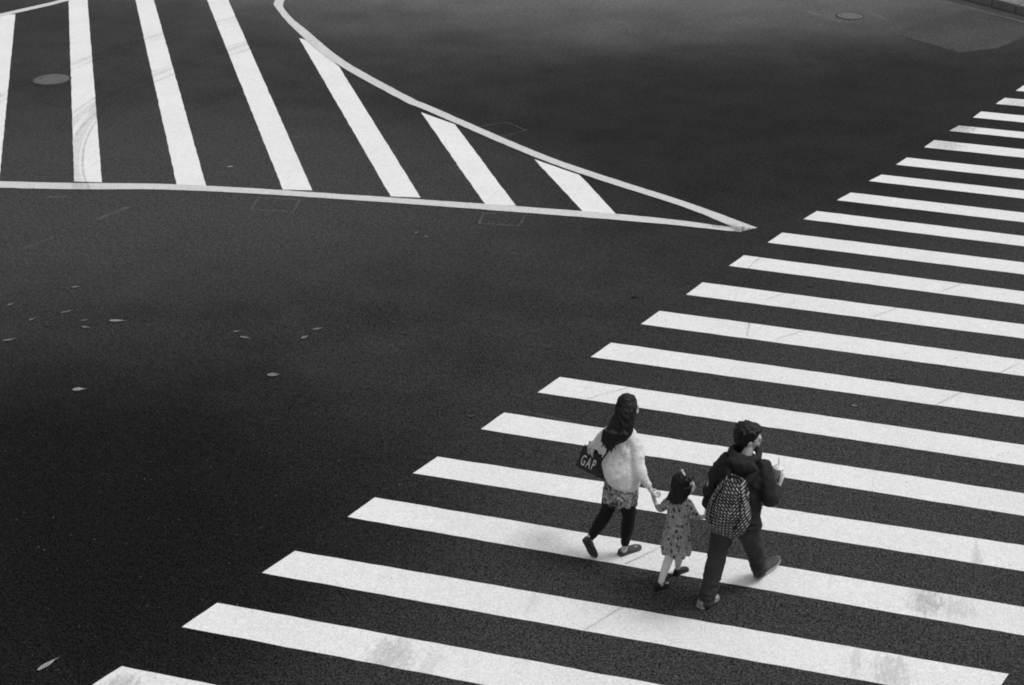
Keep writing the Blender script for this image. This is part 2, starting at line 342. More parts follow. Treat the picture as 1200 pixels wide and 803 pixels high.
# ------------------------------------------------------------------ manholes and leaves
def manhole(loc, r, label):
    t = bpy.data.objects.new('manhole_cover', None); C.objects.link(t); t.location = loc
    tag(t, label, 'manhole cover', 'manhole covers in the road')
    bm = bmesh.new(); bmesh.ops.create_cone(bm, cap_ends=True, segments=48, radius1=r - .025, radius2=r - .028, depth=.02)
    bmesh.ops.translate(bm, verts=bm.verts[:], vec=(0, 0, .001)); me = bpy.data.meshes.new('lid'); bm.to_mesh(me); bm.free(); link('lid', me, M_iron, t, False)
    bm = bmesh.new()
    prof = [(r - .022, -.004), (r - .02, .014), (r, .014), (r + .01, -.004)]; rings = []
    for q, z in prof: rings.append([bm.verts.new((q * math.cos(2 * PI * k / 48), q * math.sin(2 * PI * k / 48), z)) for k in range(48)])
    for i in range(3):
        for k in range(48): bm.faces.new((rings[i][k], rings[i][(k + 1) % 48], rings[i + 1][(k + 1) % 48], rings[i + 1][k]))
    me = bpy.data.meshes.new('rim'); bm.to_mesh(me); bm.free(); link('rim', me, M_ironrim, t)
    for s_ in (-1, 1):
        bm = bmesh.new(); bmesh.ops.create_cone(bm, cap_ends=True, segments=12, radius1=.022, radius2=.02, depth=.004); me = bpy.data.meshes.new('keyhole'); bmesh.ops.translate(bm, verts=bm.verts[:], vec=(s_ * r * .6, 0, .0145)); bm.to_mesh(me); bm.free(); link('keyhole', me, M_dark, t)
manhole((-9.087, 13.672, 0), .33, 'round iron manhole cover beside a thick white hatch stripe')
manhole((3.852, 21.923, 0), .28, 'faint round manhole cover in the far asphalt near the kerb')

def leaf(loc, L_, w, rot, label, mat, curl=.25, group='dry leaves scattered on the asphalt'):
    bm = bmesh.new(); n = 12; rows = []
    for i in range(n + 1):
        t = i / n; x = (t - .5) * L_; hw = w * math.sin(PI * t ** .8) * .5 * (1 + .12 * math.sin(t * 17)) + .0008
        z0 = .006 + curl * L_ * .35 * (abs(t - .45) ** 1.7)
        rows.append([bm.verts.new((x, y * hw, z0 + abs(y) * hw * .15)) for y in (-1, -.5, 0, .5, 1)])
    for i in range(n):
        for k in range(4): bm.faces.new((rows[i][k], rows[i + 1][k], rows[i + 1][k + 1], rows[i][k + 1]))
    bmesh.ops.solidify(bm, geom=bm.faces[:], thickness=.0015)
    # stalk
    st = bmesh.ops.create_cone(bm, segments=5, radius1=.0016, radius2=.001, depth=L_ * .16)
    bmesh.ops.rotate(bm, verts=st['verts'], cent=(0, 0, 0), matrix=Matrix.Rotation(R(85), 3, 'Y')); bmesh.ops.translate(bm, verts=st['verts'], vec=(L_ * .55, 0, .009))
    me = bpy.data.meshes.new('fallen_leaf'); bm.to_mesh(me); bm.free(); o = link('fallen_leaf', me, mat); o.location = loc; o.rotation_euler = (0, 0, rot)
    tag(o, label, 'leaf', group); return o
LV = [((-3.995,6.301),.09,.05,20,'small dry leaf lying highest on the dark asphalt at the left','m'),
 ((-4.462,5.657),.08,.05,60,'small pale leaf close to the left edge, above the long thin one','m'),
 ((-3.721,5.674),.13,.04,25,'narrow tilted leaf above the pair of touching leaves','m'),
 ((-3.403,5.535),.08,.03,10,'thin upper leaf of the pair that nearly touch','m'),
 ((-3.288,5.387),.11,.045,-20,'lower leaf of the pair that nearly touch','m'),
 ((-3.028,5.634),.18,.06,0,'wide bright leaf right of the touching pair','p'),
 ((-3.992,5.384),.08,.04,50,'tiny leaf left of the dim flat leaf','m'),
 ((-3.725,5.303),.12,.03,-15,'dim flat leaf barely visible on the dark asphalt','d2'),
 ((-3.942,4.861),.14,.05,20,'long thin leaf near the left edge, lowest of that edge','m'),
 ((-1.584,5.779),.08,.04,30,'small upper leaf just beside a wider leaf in the left half','m'),
 ((-1.429,5.67),.12,.055,-18,'wider leaf just below and right of a small one in the left half','m'),
 ((-0.78,5.862),.1,.06,50,'bent leaf with its stalk up, right one but one of the leaf line','m'),
 ((-0.728,6.099),.11,.05,22,'oval leaf at the right end of the leaf line','m'),
 ((-0.74,4.957),.13,.09,5,'large dull oval leaf alone on the open asphalt','d'),
 ((-2.564,4.085),.13,.075,10,'bright oval leaf alone on the lower left asphalt','p'),
 ((-0.393,0.163),.18,.05,52,'long pale leaf left of the bottom crosswalk stripe','p'),
 ((0.048,6.51),.07,.05,0,'faint small leaf in the middle of the road','d2'),
 ((0.26,6.28),.09,.04,-30,'faint bent leaf in the middle of the road','d2'),
 ((-4.097,10.601),.10,.06,10,'pale leaf between the hatch stripes of the traffic island','p'),
 ((1.571,4.74),.10,.05,15,'faint leaf left of the crosswalk stripe behind the woman','d2'),
 ((5.615,6.762),.12,.08,0,'dull leaf between crosswalk stripes above the man','d2'),
 ((5.266,6.053),.06,.05,0,'tiny pale leaf between crosswalk stripes just above the man','m'),
 ((4.515,8.865),.10,.06,-10,'pale leaf between two crosswalk stripes right of the island tip','d2'),
 ((2.55,7.93),.09,.035,0,'small black leaf near the left ends of the stripes','k'),
 ((-0.62,9.05),.07,.04,60,'upper speck of a cluster of leaf scraps below the island','m'),
 ((-0.45,8.96),.07,.035,-40,'lower speck of a cluster of leaf scraps below the island','m')]
a = Mat('dull_leaf', rough=.8, spec=.2, base=.11); M_leafdull = a.m
for (p, L_, w, rr, lb, kk) in LV:
    leaf((p[0], p[1], 0), L_, w, R(rr) + .29, lb, {'m': M_leaf, 'p': M_leafp, 'd': M_leaf, 'd2': M_leafdull, 'k': M_leafd}[kk])

# ------------------------------------------------------------------ bodies and cloth by lofts merged to one skin
class Parts:
    def __init__(s): s.bm = bmesh.new()
    def ring_tube(s, rings):
        n = len(rings[0]); V = [[s.bm.verts.new(p) for p in r] for r in rings]
        for a_, b_ in zip(V, V[1:]):
            for k in range(n): s.bm.faces.new((a_[k], a_[(k + 1) % n], b_[(k + 1) % n], b_[k]))
        s.bm.faces.new(list(reversed(V[0]))); s.bm.faces.new(V[-1])
    def loft(s, secs, n=28, k=5, ex=2.0):
        """secs: (x, y, z, half width, half depth, yaw in degrees (clockwise), tilt fwd)"""
        Q = catmull([tuple(c) + (0,) * (8 - len(c)) for c in secs], k); rings = []
        for (x, y, z, a_, b_, yw, tl, sd) in Q:
            u = Vector((math.cos(R(yw)), -math.sin(R(yw)), math.tan(R(sd)))); v = Vector((math.sin(R(yw)), math.cos(R(yw)), math.tan(R(tl)))); c = Vector((x, y, z)); r_ = []
            for i in range(n):
                t = 2 * PI * i / n; ct, st = math.cos(t), math.sin(t)
                cx = math.copysign(abs(ct) ** (2 / ex), ct); sy = math.copysign(abs(st) ** (2 / ex), st)
                r_.append(c + u * a_ * cx + v * b_ * sy)
            rings.append(r_)
        s.ring_tube(rings)
    def limb(s, pts, n=14, k=5):
        """pts: (x, y, z, r): round tapering limb with rounded ends"""
        Q = catmull(pts, k); P = [Vector(q[:3]) for q in Q]; rad = [max(q[3], .001) for q in Q]
        t0 = (P[1] - P[0]).normalized(); t1 = (P[-1] - P[-2]).normalized()
        pre, post = [], []
        for aa in (80, 60, 35): pre.append((P[0] - t0 * rad[0] * math.sin(R(aa)), rad[0] * math.cos(R(aa)))); 
        for aa in (35, 60, 80): post.append((P[-1] + t1 * rad[-1] * math.sin(R(aa)), rad[-1] * math.cos(R(aa))))
        seq = pre + list(zip(P, rad)) + post
        up = Vector((0, 0, 1)) if abs(t0.z) < .8 else Vector((0, 1, 0)); rings = []
        for i, (p, r_) in enumerate(seq):
            tv = (seq[min(i + 1, len(seq) - 1)][0] - seq[max(i - 1, 0)][0]).normalized()
            u = (up - tv * up.dot(tv)).normalized(); v = tv.cross(u); up = u
            rings.append([p + (u * math.cos(2 * PI * j / n) + v * math.sin(2 * PI * j / n)) * r_ for j in range(n)])
        s.ring_tube(rings)
    def ball(s, c, rx, ry=None, rz=None, rot=None, seg=20):
        ry = rx if ry is None else ry; rz = rx if rz is None else rz
        m = Matrix.Translation(Vector(c)) @ (rot or Matrix.Identity(3)).to_4x4() @ Matrix.Diagonal((rx, ry, rz, 1))
        bmesh.ops.create_uvsphere(s.bm, u_segments=seg, v_segments=seg // 2 + 2, radius=1, matrix=m)
    def box(s, m4): bmesh.ops.create_cube(s.bm, size=1, matrix=m4)
    def build(s, name, mat, parent, vox=.008, smooth=2, disp=None, cut=None):
        bmesh.ops.recalc_face_normals(s.bm, faces=s.bm.faces[:])
        me = bpy.data.meshes.new(name); s.bm.to_mesh(me); s.bm.free()
        if vox:
            tmp = bpy.data.objects.new('tmp', me); C.objects.link(tmp)
            md = tmp.modifiers.new('r', 'REMESH'); md.mode = 'VOXEL'; md.voxel_size = vox
            if smooth: ms = tmp.modifiers.new('s', 'SMOOTH'); ms.factor = .5; ms.iterations = smooth
            dg = bpy.context.evaluated_depsgraph_get(); m2 = bpy.data.meshes.new_from_object(tmp.evaluated_get(dg), depsgraph=dg)
            bpy.data.objects.remove(tmp); bpy.data.meshes.remove(me); me = m2; me.name = name
        if disp:
            nr = [v.normal.copy() for v in me.vertices]
            for v, nn in zip(me.vertices, nr): v.co = v.co + nn * disp(v.co, nn)
        me.update(); return link(name, me, mat, parent)

def wr(amp, f=(9, 9, 9), seed=0, ridge=True, a2=0, f2=60):
    def fn(p, n):
        q = Vector((p.x * f[0] + seed, p.y * f[1], p.z * f[2])); v = noise.noise(q)
        if ridge: v = .5 - abs(v) * 2.2
        r_ = v * amp
        if a2: r_ += noise.noise(p * f2) * a2
        return r_
    return fn

def frame(yaw, pitch=0, tilt=0): return Matrix.Rotation(-R(yaw), 3, 'Z') @ Matrix.Rotation(R(pitch), 3, 'X') @ Matrix.Rotation(R(tilt), 3, 'Y')
def head_parts(P, c, s, rot):
    """face towards +y of rot; s = head height / 0.225"""
    c = Vector(c)
    def b(x, y, z, rx, ry, rz, extra=None): P.ball(c + rot @ Vector((x, y, z)) * s, rx * s, ry * s, rz * s, rot @ extra if extra else rot)
    b(0, -.012, .028, .075, .092, .085)         # skull
    b(0, .028, -.03, .058, .062, .075)          # face
    b(0, .045, -.085, .036, .036, .028)         # chin and jaw
    b(0, .005, -.06, .055, .06, .04)
    b(0, .092, -.028, .011, .018, .024)         # nose
    b(0, .101, -.042, .014, .013, .010)
    b(0, .083, .006, .05, .014, .012)           # brow
    for q in (-1, 1):
        b(q * .077, -.005, -.02, .010, .020, .033)   # ears
        b(q * .036, .066, -.04, .022, .022, .022)    # cheeks
    b(0, .082, -.068, .024, .014, .007); b(0, .081, -.079, .020, .013, .008)  # lips
def eyes(c, s, rot, parent):
    for q in (-1, 1):
        P = Parts(); P.ball(Vector(c) + rot @ Vector((q * .031, .079, -.008)) * s, .0115 * s, .0115 * s, .008 * s, rot); o = P.build('eye', M_eye, parent, vox=0)
        P = Parts(); P.ball(Vector(c) + rot @ Vector((q * .031, .0885, -.008)) * s, .005 * s, .003 * s, .005 * s, rot); P.build('iris', M_dark, o, vox=0)
def hand_parts(P, w, dirn, palm, s=1.0, curl=35, side=1, spread=6):
    """w wrist, dirn towards the fingers, palm = palm normal (fingers close to it), side = +1 thumb on cross(dirn, palm) side"""
    w = Vector(w); dv = Vector(dirn).normalized(); pn = Vector(palm); pn = (pn - dv * pn.dot(dv)).normalized(); sv = dv.cross(pn) * side
    for i in range(4):
        o = (-.030 + .020 * i) * s
        P.limb([(*(w + sv * o * .55 + dv * .0 * s), .016 * s), (*(w + sv * o * .95 + dv * .045 * s), .0135 * s), (*(w + sv * o + dv * .082 * s), .0105 * s)], n=10, k=3)
        ln = (.060, .074, .080, .070)[i] * s; p = w + sv * o + dv * .082 * s; pts = [(*p, .0095 * s)]; ang = 0; d2 = dv
        for j, fr in enumerate((.45, .30, .25)):
            ang += R(curl) * (1, 1.15, .8)[j]; d2 = (dv * math.cos(ang) + pn * math.sin(ang)) + sv * (i - 1.5) * math.tan(R(spread)) * .5
            p = p + d2.normalized() * ln * fr; pts.append((*p, (.0088, .0080, .0068)[j] * s))
        P.limb(pts, n=10, k=3)
    q = w + sv * .022 * s + dv * .02 * s + pn * .006 * s
    t1 = q + (sv * .028 + dv * .030 + pn * .012) * s; t2 = t1 + (sv * .010 + dv * .028 + pn * .012) * s; t3 = t2 + (-sv * .002 + dv * .022 + pn * .010) * s
    P.limb([(*q, .015 * s), (*t1, .0115 * s), (*t2, .0095 * s), (*t3, .0075 * s)], n=10, k=3)
def shoe(name, mat, parent, heel, toe, up=(0, 0, 1), wid=.042, hgt=.055, solemat=None, low=False, vox=.006, slip=.6):
    """heel, toe: ends of the sole line; up: direction of the ankle"""
    h, t = Vector(heel), Vector(toe); dv = (t - h); Ln = dv.length; dv.normalize(); uv = Vector(up); uv = (uv - dv * uv.dot(dv)).normalized(); sv = dv.cross(uv)
    P = Parts(); rings = []; n = 20
    prof = [(0, .55, .55), (.04, .72, .9), (.15, .80, 1.0), (.32, .78, .95), (.5, .86, .72 if not low else .5), (.68, 1.0, .56), (.82, .98, .45), (.93, .75, .36), (.985, .42, .24), (1.0, .2, .14)]
    for (f, w_, hh) in prof:
        c = h + dv * Ln * f; H = hgt * hh * (slip if low and f < .5 else 1); r_ = []
        for k in range(n):
            an = 2 * PI * k / n; x = math.cos(an); y = math.sin(an)
            r_.append(c + sv * wid * w_ * math.copysign(abs(x) ** .75, x) + uv * (H * (.5 + .5 * math.copysign(abs(y) ** .8, y))))
        rings.append(r_)
    P.ring_tube(rings); o = P.build(name, mat, parent, vox=vox, smooth=2)
    P = Parts(); rings = []
    for (f, w_, hh) in prof:
        c = h + dv * (Ln * (f * 1.02 - .01)); rings.append([c + sv * (wid * w_ * 1.07 * math.copysign(abs(math.cos(2 * PI * k / n)) ** .8, math.cos(2 * PI * k / n))) + uv * (.013 if math.sin(2 * PI * k / n) > 0 else -.003) for k in range(n)])
    P.ring_tube(rings); P.build('sole', solemat or mat, o, vox=0)
    return o
def person(loc, label):
    t = bpy.data.objects.new('person', None); C.objects.link(t); t.location = (*loc, 0); t.rotation_euler = (0, 0, -0.370241)
    return tag(t, label, 'person', 'family of three walking over the crosswalk')
def strand_tip(P, pts): P.limb(pts, n=8, k=3)

# ================================================================== woman
wo = person((3.455, 2.831), 'woman with long black hair, white fluffy sweater and floral tunic, carrying a paper bag')
P = Parts()
HC, HR, HS = (.078, .085, 1.462), frame(24, -4), .94
head_parts(P, HC, HS, HR)
P.limb([(.078, .03, 1.24, .052), (.078, .05, 1.32, .047), (.08, .075, 1.40, .045)])
P.loft([(.11, -.02, .74, .115, .085, -8), (.11, -.02, .82, .125, .09, -8), (.09, .0, .96, .10, .075, -10), (.065, .02, 1.10, .10, .075, -12), (.05, .035, 1.19, .10, .06, -12), (.06, .05, 1.24, .06, .045, -12)])
ARM = [(-.05, .02, 1.185, .036), (-.12, .03, 1.12, .034), (-.180, .04, 1.04, .032), (-.245, .06, .995, .028), (-.285, .078, .96, .022)]
P.limb(ARM)
hand_parts(P, (-.285, .08, .955), (-.35, .15, -.75), (.6, .5, .2), .92, 62, 1)
ARM2 = [(.14, .05, 1.185, .036), (.205, .03, 1.10, .034), (.265, -.0, .99, .032), (.315, .0, .91, .026), (.368, .02, .815, .021)]
P.limb(ARM2)
hand_parts(P, (.367, .012, .81), (.35, .45, -.85), (.3, .55, .5), .92, 38, -1)
for hp, kn, an in (((.01, .03, .78), (-.035, -.01, .43), (-.10, -.155, .20)), ((.165, -.03, .78), (.155, .045, .43), (.111, .067, .085))):
    P.limb([(*hp, .075), (*Vector(hp).lerp(Vector(kn), .5), .062), (*kn, .048), (*Vector(kn).lerp(Vector(an), .35), .047), (*Vector(kn).lerp(Vector(an), .8), .030), (*an, .028)])
# feet: left up on its toes behind, right flat in front
P.limb([(-.103, -.158, .235, .024), (-.10, -.147, .15, .024), (-.08, -.118, .075, .022), (-.07, -.098, .035, .014)])
P.limb([(.10, .06, .05, .024), (.12, .13, .030, .018), (.145, .21, .024, .012)])
P.build('body', M_skin, wo, vox=.0065, smooth=2)
eyes(HC, HS, HR, wo)
# hair: cap over the skull and a long mass down the back, falling to the left
P = Parts(); c = Vector(HC)
def hb(x, y, z, rx, ry, rz): P.ball(c + HR @ Vector((x, y, z)) * HS, rx * HS, ry * HS, rz * HS, HR)
hb(0, -.022, .034, .083, .097, .095); hb(0, -.045, -.02, .084, .074, .09); hb(-.035, -.0, .01, .056, .080, .082); hb(.035, -.01, .01, .054, .074, .076)
P.loft([(.085, .06, 1.535, .064, .068, -18), (.095, .035, 1.48, .082, .078, -20), (.100, .0, 1.42, .090, .070, -22), (.098, -.04, 1.35, .106, .058, -22), (.092, -.068, 1.295, .110, .046, -20), (.082, -.084, 1.245, .088, .036, -18), (.066, -.094, 1.20, .046, .026, -16), (.058, -.10, 1.155, .014, .014, -16)], ex=2.2)
for i in range(22):
    q = i / 21; x = -.004 + .175 * q; yb = -.118 + .06 * (q - .5) - .02 * math.cos((q - .5) * 3); zt = 1.285 - .165 * math.sin(PI * (q * .9 + .08) ** .85) + .16 * max(0, q - .45) + random.uniform(-.03, .03)
    strand_tip(P, [(x + .005, yb + .015 + random.uniform(-.008, .008), 1.31, .016), (x, yb, 1.25, .013), (x - .012 + random.uniform(-.012, .012), yb - .006 + random.uniform(-.014, .012), zt, .003)])
P.build('hair', M_hair, wo, vox=.0065, smooth=2, disp=lambda p, n: noise.noise(Vector((p.x * 75, p.y * 75, p.z * 5))) * .008 + noise.noise(Vector((p.x * 22, p.y * 22, p.z * 3 + 5))) * .007)
# sweater: loose batwing knit with a rounded dipping hem
P = Parts()
P.loft([(.118, -.03, .80, .136, .122, -8, -4, -17), (.116, -.028, .845, .154, .138, -8, -4, -15), (.10, -.012, .93, .160, .146, -10, -3, -8), (.08, .008, 1.03, .160, .132, -12), (.058, .028, 1.14, .160, .110, -12), (.048, .038, 1.215, .150, .085, -12), (.058, .045, 1.268, .095, .065, -12), (.068, .055, 1.30, .055, .05, -12)], ex=2.2)
P.limb([(-.045, .03, 1.19, .072), (-.10, .03, 1.12, .078), (-.160, .035, 1.05, .064), (-.21, .05, 1.01, .048), (-.262, .07, .975, .034)])
P.limb([(.14, .05, 1.19, .070), (.20, .035, 1.10, .070), (.258, -.0, .99, .060), (.298, -.008, .93, .052), (.347, .01, .85, .034)])
P.limb([(.12, -.01, 1.10, .08), (.20, -.005, .97, .055)]); P.limb([(.0, .02, 1.08, .08), (-.11, .03, 1.02, .06)])
P.build('sweater', M_sweater, wo, vox=.008, smooth=3, disp=lambda p, n: max(-.4, .45 - 2.4 * abs(noise.noise(Vector((p.x * 9 - p.z * 5, p.y * 9, p.z * 4.5 + p.x * 3))))) * .011 + noise.noise(p * 30) * .003 + noise.noise(p * 75) * .003)
P = Parts()
P.loft([(.118, -.038, .61, .140, .126, -8, -8, 4), (.118, -.035, .67, .150, .134, -8, -6), (.116, -.03, .75, .148, .128, -8), (.11, -.02, .85, .13, .11, -8)], ex=2.1)
P.build('tunic', M_floral, wo, vox=.008, smooth=2, disp=lambda p, n: math.sin(math.atan2(p.y + .02, p.x - .095) * 11 + 2 * noise.noise(p * 6)) * .010 * max(0, (.83 - p.z) / .2) + noise.noise(p * 14) * .006)
P = Parts()
P.loft([(.10, -.01, .66, .10, .085, 0), (.11, -.02, .76, .13, .10, -6), (.11, -.02, .84, .12, .1, -8)])
for hp, kn, an, r3 in (((.01, .03, .74), (-.035, -.01, .43), (-.092, -.138, .235), .036), ((.165, -.03, .74), (.155, .045, .43), (.114, .068, .135), .036)):
    P.limb([(*hp, .088), (*Vector(hp).lerp(Vector(kn), .5), .074), (*kn, .058), (*Vector(kn).lerp(Vector(an), .4), .056), (*an, r3 + .002)])
P.build('leggings', M_leggings, wo, vox=.008, smooth=2, disp=wr(.004, (14, 14, 30)))
shoe('shoe', M_flat, wo, (-.110, -.215, .222), (-.068, -.118, .006), (.15, -.9, .3) and (-.2, .9, .4), .043, .058, None, False, slip=1)
shoe('shoe', M_flat, wo, (.078, .035, .006), (.155, .255, .006), (0, 0, 1), .043, .058, None, False, slip=1)
P = Parts()
P.limb([(.10, -.07, 1.22, .008), (.055, -.112, 1.16, .008), (.015, -.138, 1.08, .008), (-.03, -.145, .99, .008), (-.07, -.118, .90, .008), (-.085, -.05, .85, .008)], n=8)
P.build('shoulder_strap', M_strap, wo, vox=0)

# her paper bag
e = Vector((.976, .218, 0)); hpos = Vector((-.325, .098, .915))
bt = bpy.data.objects.new('shopping_bag', None); C.objects.link(bt); bt.parent = None
tag(bt, 'dark paper shopping bag with white capital letters hanging from the woman\'s left hand', 'bag')
dn = (Vector((-.32, .03, -1))).normalized(); ee = (e - dn * e.dot(dn)).normalized(); nn = ee.cross(dn).normalized()
ez = -dn
if nn.y > 0: nn = -nn
# bag frame: x = ee, z = ez, -y faces the camera side
RB = Matrix((ee, -nn, ez)).transposed()
Wt = Matrix.Translation((3.455, 2.831, 0)) @ Matrix.Rotation(-0.370241, 4, 'Z')
bt.matrix_world = Wt @ Matrix.Translation(hpos + ee * .10) @ RB.to_4x4()
bw_, bh_, bd_ = .27, .215, .085
bm = bmesh.new()
zs = [0, -.08, -.15, -bh_]; rings = []
for i, z in enumerate(zs):
    w2 = bw_ / 2; d2 = bd_ / 2 * (.45, .8, .95, 1)[i]; ins = (.012, .004, 0, 0)[i]
    rings.append([bm.verts.new(p) for p in ((-w2, -d2, z), (-w2 / 3, -d2 - .004, z), (w2 / 3, -d2 - .002, z), (w2, -d2, z), (w2 - ins * 2, 0, z), (w2, d2, z), (0, d2 + .003, z), (-w2, d2, z), (-w2 + ins * 2, 0, z))])
for a_, b_ in zip(rings, rings[1:]):
    for k in range(9): bm.faces.new((a_[k], b_[k], b_[(k + 1) % 9], a_[(k + 1) % 9]))
bm.faces.new(rings[-1]); bmesh.ops.recalc_face_normals(bm, faces=bm.faces[:]); bmesh.ops.solidify(bm, geom=bm.faces[:], thickness=.002)
me = bpy.data.meshes.new('bag_body'); bm.to_mesh(me); bm.free(); link('bag_body', me, M_bag, bt, False)
for s_ in (-1, 1):
    P = Parts(); P.limb([(-.07, s_ * .018, -.02, .0035), (-.085, s_ * .015, .03, .0035), (-.10, s_ * .004, .065, .0035), (-.09, s_ * .004, .07, .0035), (-.02, s_ * .012, .04, .0035), (.06, s_ * .018, -.02, .0035)], n=8)
    P.build('handle', M_strap, bt, vox=0)
fc = bpy.data.curves.new('lettering', 'FONT'); fc.body = 'GAP'; fc.size = .165; fc.extrude = .0008; fc.align_x = 'CENTER'; fc.align_y = 'CENTER'; fc.space_character = 1.3; fc.offset = .0008
to = bpy.data.objects.new('tmp_text', fc); C.objects.link(to)
dg = bpy.context.evaluated_depsgraph_get(); tm = bpy.data.meshes.new_from_object(to.evaluated_get(dg), depsgraph=dg); bpy.data.objects.remove(to)
tm.transform(Matrix.Translation((-.042, -bd_ / 2 * .9 - .009, -.115)) @ Matrix.Rotation(R(87.5), 4, 'X') @ Matrix.Diagonal((.36, 1.0, 1, 1)))
link('lettering', tm, M_ink, bt, False)

# ================================================================== girl
gi = person((4.026, 2.604), 'little girl in grey patterned dress and pale tights walking between two adults')
P = Parts()
GC, GR, GS = (.064, .035, .975), frame(42, -4), .90
head_parts(P, GC, GS, GR)
P.limb([(.04, .0, .82, .036), (.042, .01, .87, .034), (.045, .02, .92, .034)])
P.loft([(.045, .0, .48, .08, .06, -8), (.045, .0, .55, .085, .065, -8), (.042, .0, .66, .07, .055, -10), (.04, .018, .75, .07, .05, -12), (.042, .022, .80, .045, .035, -12)])
P.limb([(-.035, .0, .80, .030), (-.095, .01, .72, .026), (-.145, .025, .655, .024), (-.19, .045, .67, .020), (-.228, .062, .70, .016)])
hand_parts(P, (-.230, .062, .702), (-.35, .1, .9), (.25, .8, .2), .62, 32, 1)
P.limb([(.11, .05, .80, .030), (.15, .06, .74, .026), (.175, .07, .69, .024), (.21, .08, .69, .020), (.235, .088, .705, .016)])
hand_parts(P, (.237, .088, .705), (.65, .55, .25), (.2, .5, -.5), .62, 32, 1)
GL = (((.0, .02, .50), (.012, -.035, .29), (-.002, -.128, .075)), ((.085, -.02, .50), (.058, .04, .29), (.0, .13, .075)))
for hp, kn, an in GL:
    P.limb([(*hp, .05), (*Vector(hp).lerp(Vector(kn), .5), .042), (*kn, .034), (*Vector(kn).lerp(Vector(an), .35), .033), (*Vector(kn).lerp(Vector(an), .85), .024), (*an, .022)])
P.limb([(0, -.13, .05, .022), (.0, -.12, .025, .018), (.02, -.06, .02, .014)]); P.limb([(.0, .125, .045, .022), (.005, .16, .03, .018), (.02, .2, .02, .014)])
P.build('body', M_skin, gi, vox=.0055, smooth=2)
eyes(GC, GS, GR, gi)
P = Parts(); c = Vector(GC)
def hb(x, y, z, rx, ry, rz): P.ball(c + GR @ Vector((x, y, z)) * GS, rx * GS, ry * GS, rz * GS, GR)
hb(0, -.024, .034, .084, .094, .091); hb(0, -.050, -.02, .084, .068, .08); hb(-.02, .03, .06, .065, .06, .042)
P.loft([(.064, .02, .99, .078, .070, -10), (.062, -.003, .93, .080, .062, -15), (.054, -.028, .885, .076, .048, -20), (.044, -.042, .85, .060, .034, -20), (.038, -.05, .83, .03, .02, -20)], ex=2.2)
for i in range(13):
    x = -.018 + .120 * i / 12; yb = -.068 + .03 * i / 12; strand_tip(P, [(x + .01, yb + .02, .90, .014), (x, yb, .865, .010), (x - .010, yb - .008 + random.uniform(-.01, .01), .825 + random.uniform(-.025, .03), .003)])
P.build('hair', M_hair, gi, vox=.0055, smooth=2, disp=lambda p, n: noise.noise(Vector((p.x * 80, p.y * 80, p.z * 8))) * .008 + noise.noise(Vector((p.x * 26, p.y * 26, p.z * 8))) * .006)
P = Parts(); bc = c + GR @ Vector((-.01, -.02, .115)) * GS
P.ball(bc + GR @ Vector((-.024, 0, .004)), .024, .012, .015, GR); P.ball(bc + GR @ Vector((.024, 0, .004)), .024, .012, .015, GR); P.ball(bc, .010, .012, .011, GR)
P.build('hair_bow', M_bow, gi, vox=.004, smooth=1)
P = Parts()
P.loft([(.055, -.015, .335, .118, .108, -8, -3), (.055, -.015, .37, .122, .110, -8), (.052, -.010, .47, .112, .1, -8), (.048, 0, .58, .100, .09, -10), (.044, .01, .68, .096, .083, -12), (.040, .018, .76, .098, .072, -15), (.040, .022, .82, .075, .06, -15), (.045, .022, .855, .046, .048, -15)], ex=2.1)
P.limb([(-.03, .0, .80, .042), (-.085, .008, .73, .040), (-.132, .022, .668, .034), (-.160, .032, .66, .030)])
P.limb([(.105, .045, .80, .042), (.145, .058, .745, .038), (.172, .068, .698, .034), (.195, .074, .692, .029)])
P.build('dress', M_spot, gi, vox=.007, smooth=2, disp=lambda p, n: math.sin(math.atan2(p.y, p.x - .05) * 9 + 3 * noise.noise(p * 5)) * .011 * max(0, min(1, (.66 - p.z) / .25)) + noise.noise(p * 16) * .005)
for k, (hp, kn, an) in enumerate(GL):
    P = Parts(); P.limb([(*Vector(hp).lerp(Vector(kn), .3), .050), (*kn, .039), (*Vector(kn).lerp(Vector(an), .35), .037), (*Vector(kn).lerp(Vector(an), .85), .028), (*an, .026)])
    P.build('stocking', M_tights, gi, vox=.006, smooth=2)
shoe('shoe', M_black, gi, (-.018, -.175, .006), (.012, -.035, .006), (0, 0, 1), .033, .056, None, False, vox=.005)
shoe('shoe', M_black, gi, (-.008, .098, .006), (.035, .24, .006), (0, 0, 1), .033, .056, None, False, vox=.005)

# ================================================================== man
ma = person((4.584, 2.626), 'man in dark hooded jacket, jeans and glasses wearing a patterned backpack')
P = Parts()
MC, MR, MS = (.0, .0, 1.502), frame(48, -4), 1.0
head_parts(P, MC, MS, MR)
P.limb([(.01, -.06, 1.28, .060), (.005, -.04, 1.36, .056), (.0, -.015, 1.42, .054)])
P.loft([(.02, -.12, .80, .135, .10, -8), (.02, -.12, .90, .135, .1, -8), (.02, -.105, 1.05, .13, .1, -12), (.022, -.09, 1.18, .15, .11, -15), (.022, -.078, 1.27, .155, .095, -16), (.015, -.065, 1.33, .10, .07, -16)])
P.limb([(-.13, -.115, 1.27, .052), (-.18, -.14, 1.15, .046), (-.21, -.165, 1.03, .042), (-.225, -.16, .92, .034), (-.24, -.15, .82, .026)])
hand_parts(P, (-.241, -.149, .812), (-.2, .1, -.9), (.75, .35, 0), 1.0, 40, 1)
P.limb([(.175, -.035, 1.27, .052), (.225, -.05, 1.16, .046), (.258, -.055, 1.045, .042), (.25, .03, 1.05, .034), (.238, .105, 1.075, .026)])
hand_parts(P, (.236, .11, 1.078), (-.10, .75, .40), (-.55, -.1, .35), 1.0, 42, 1)
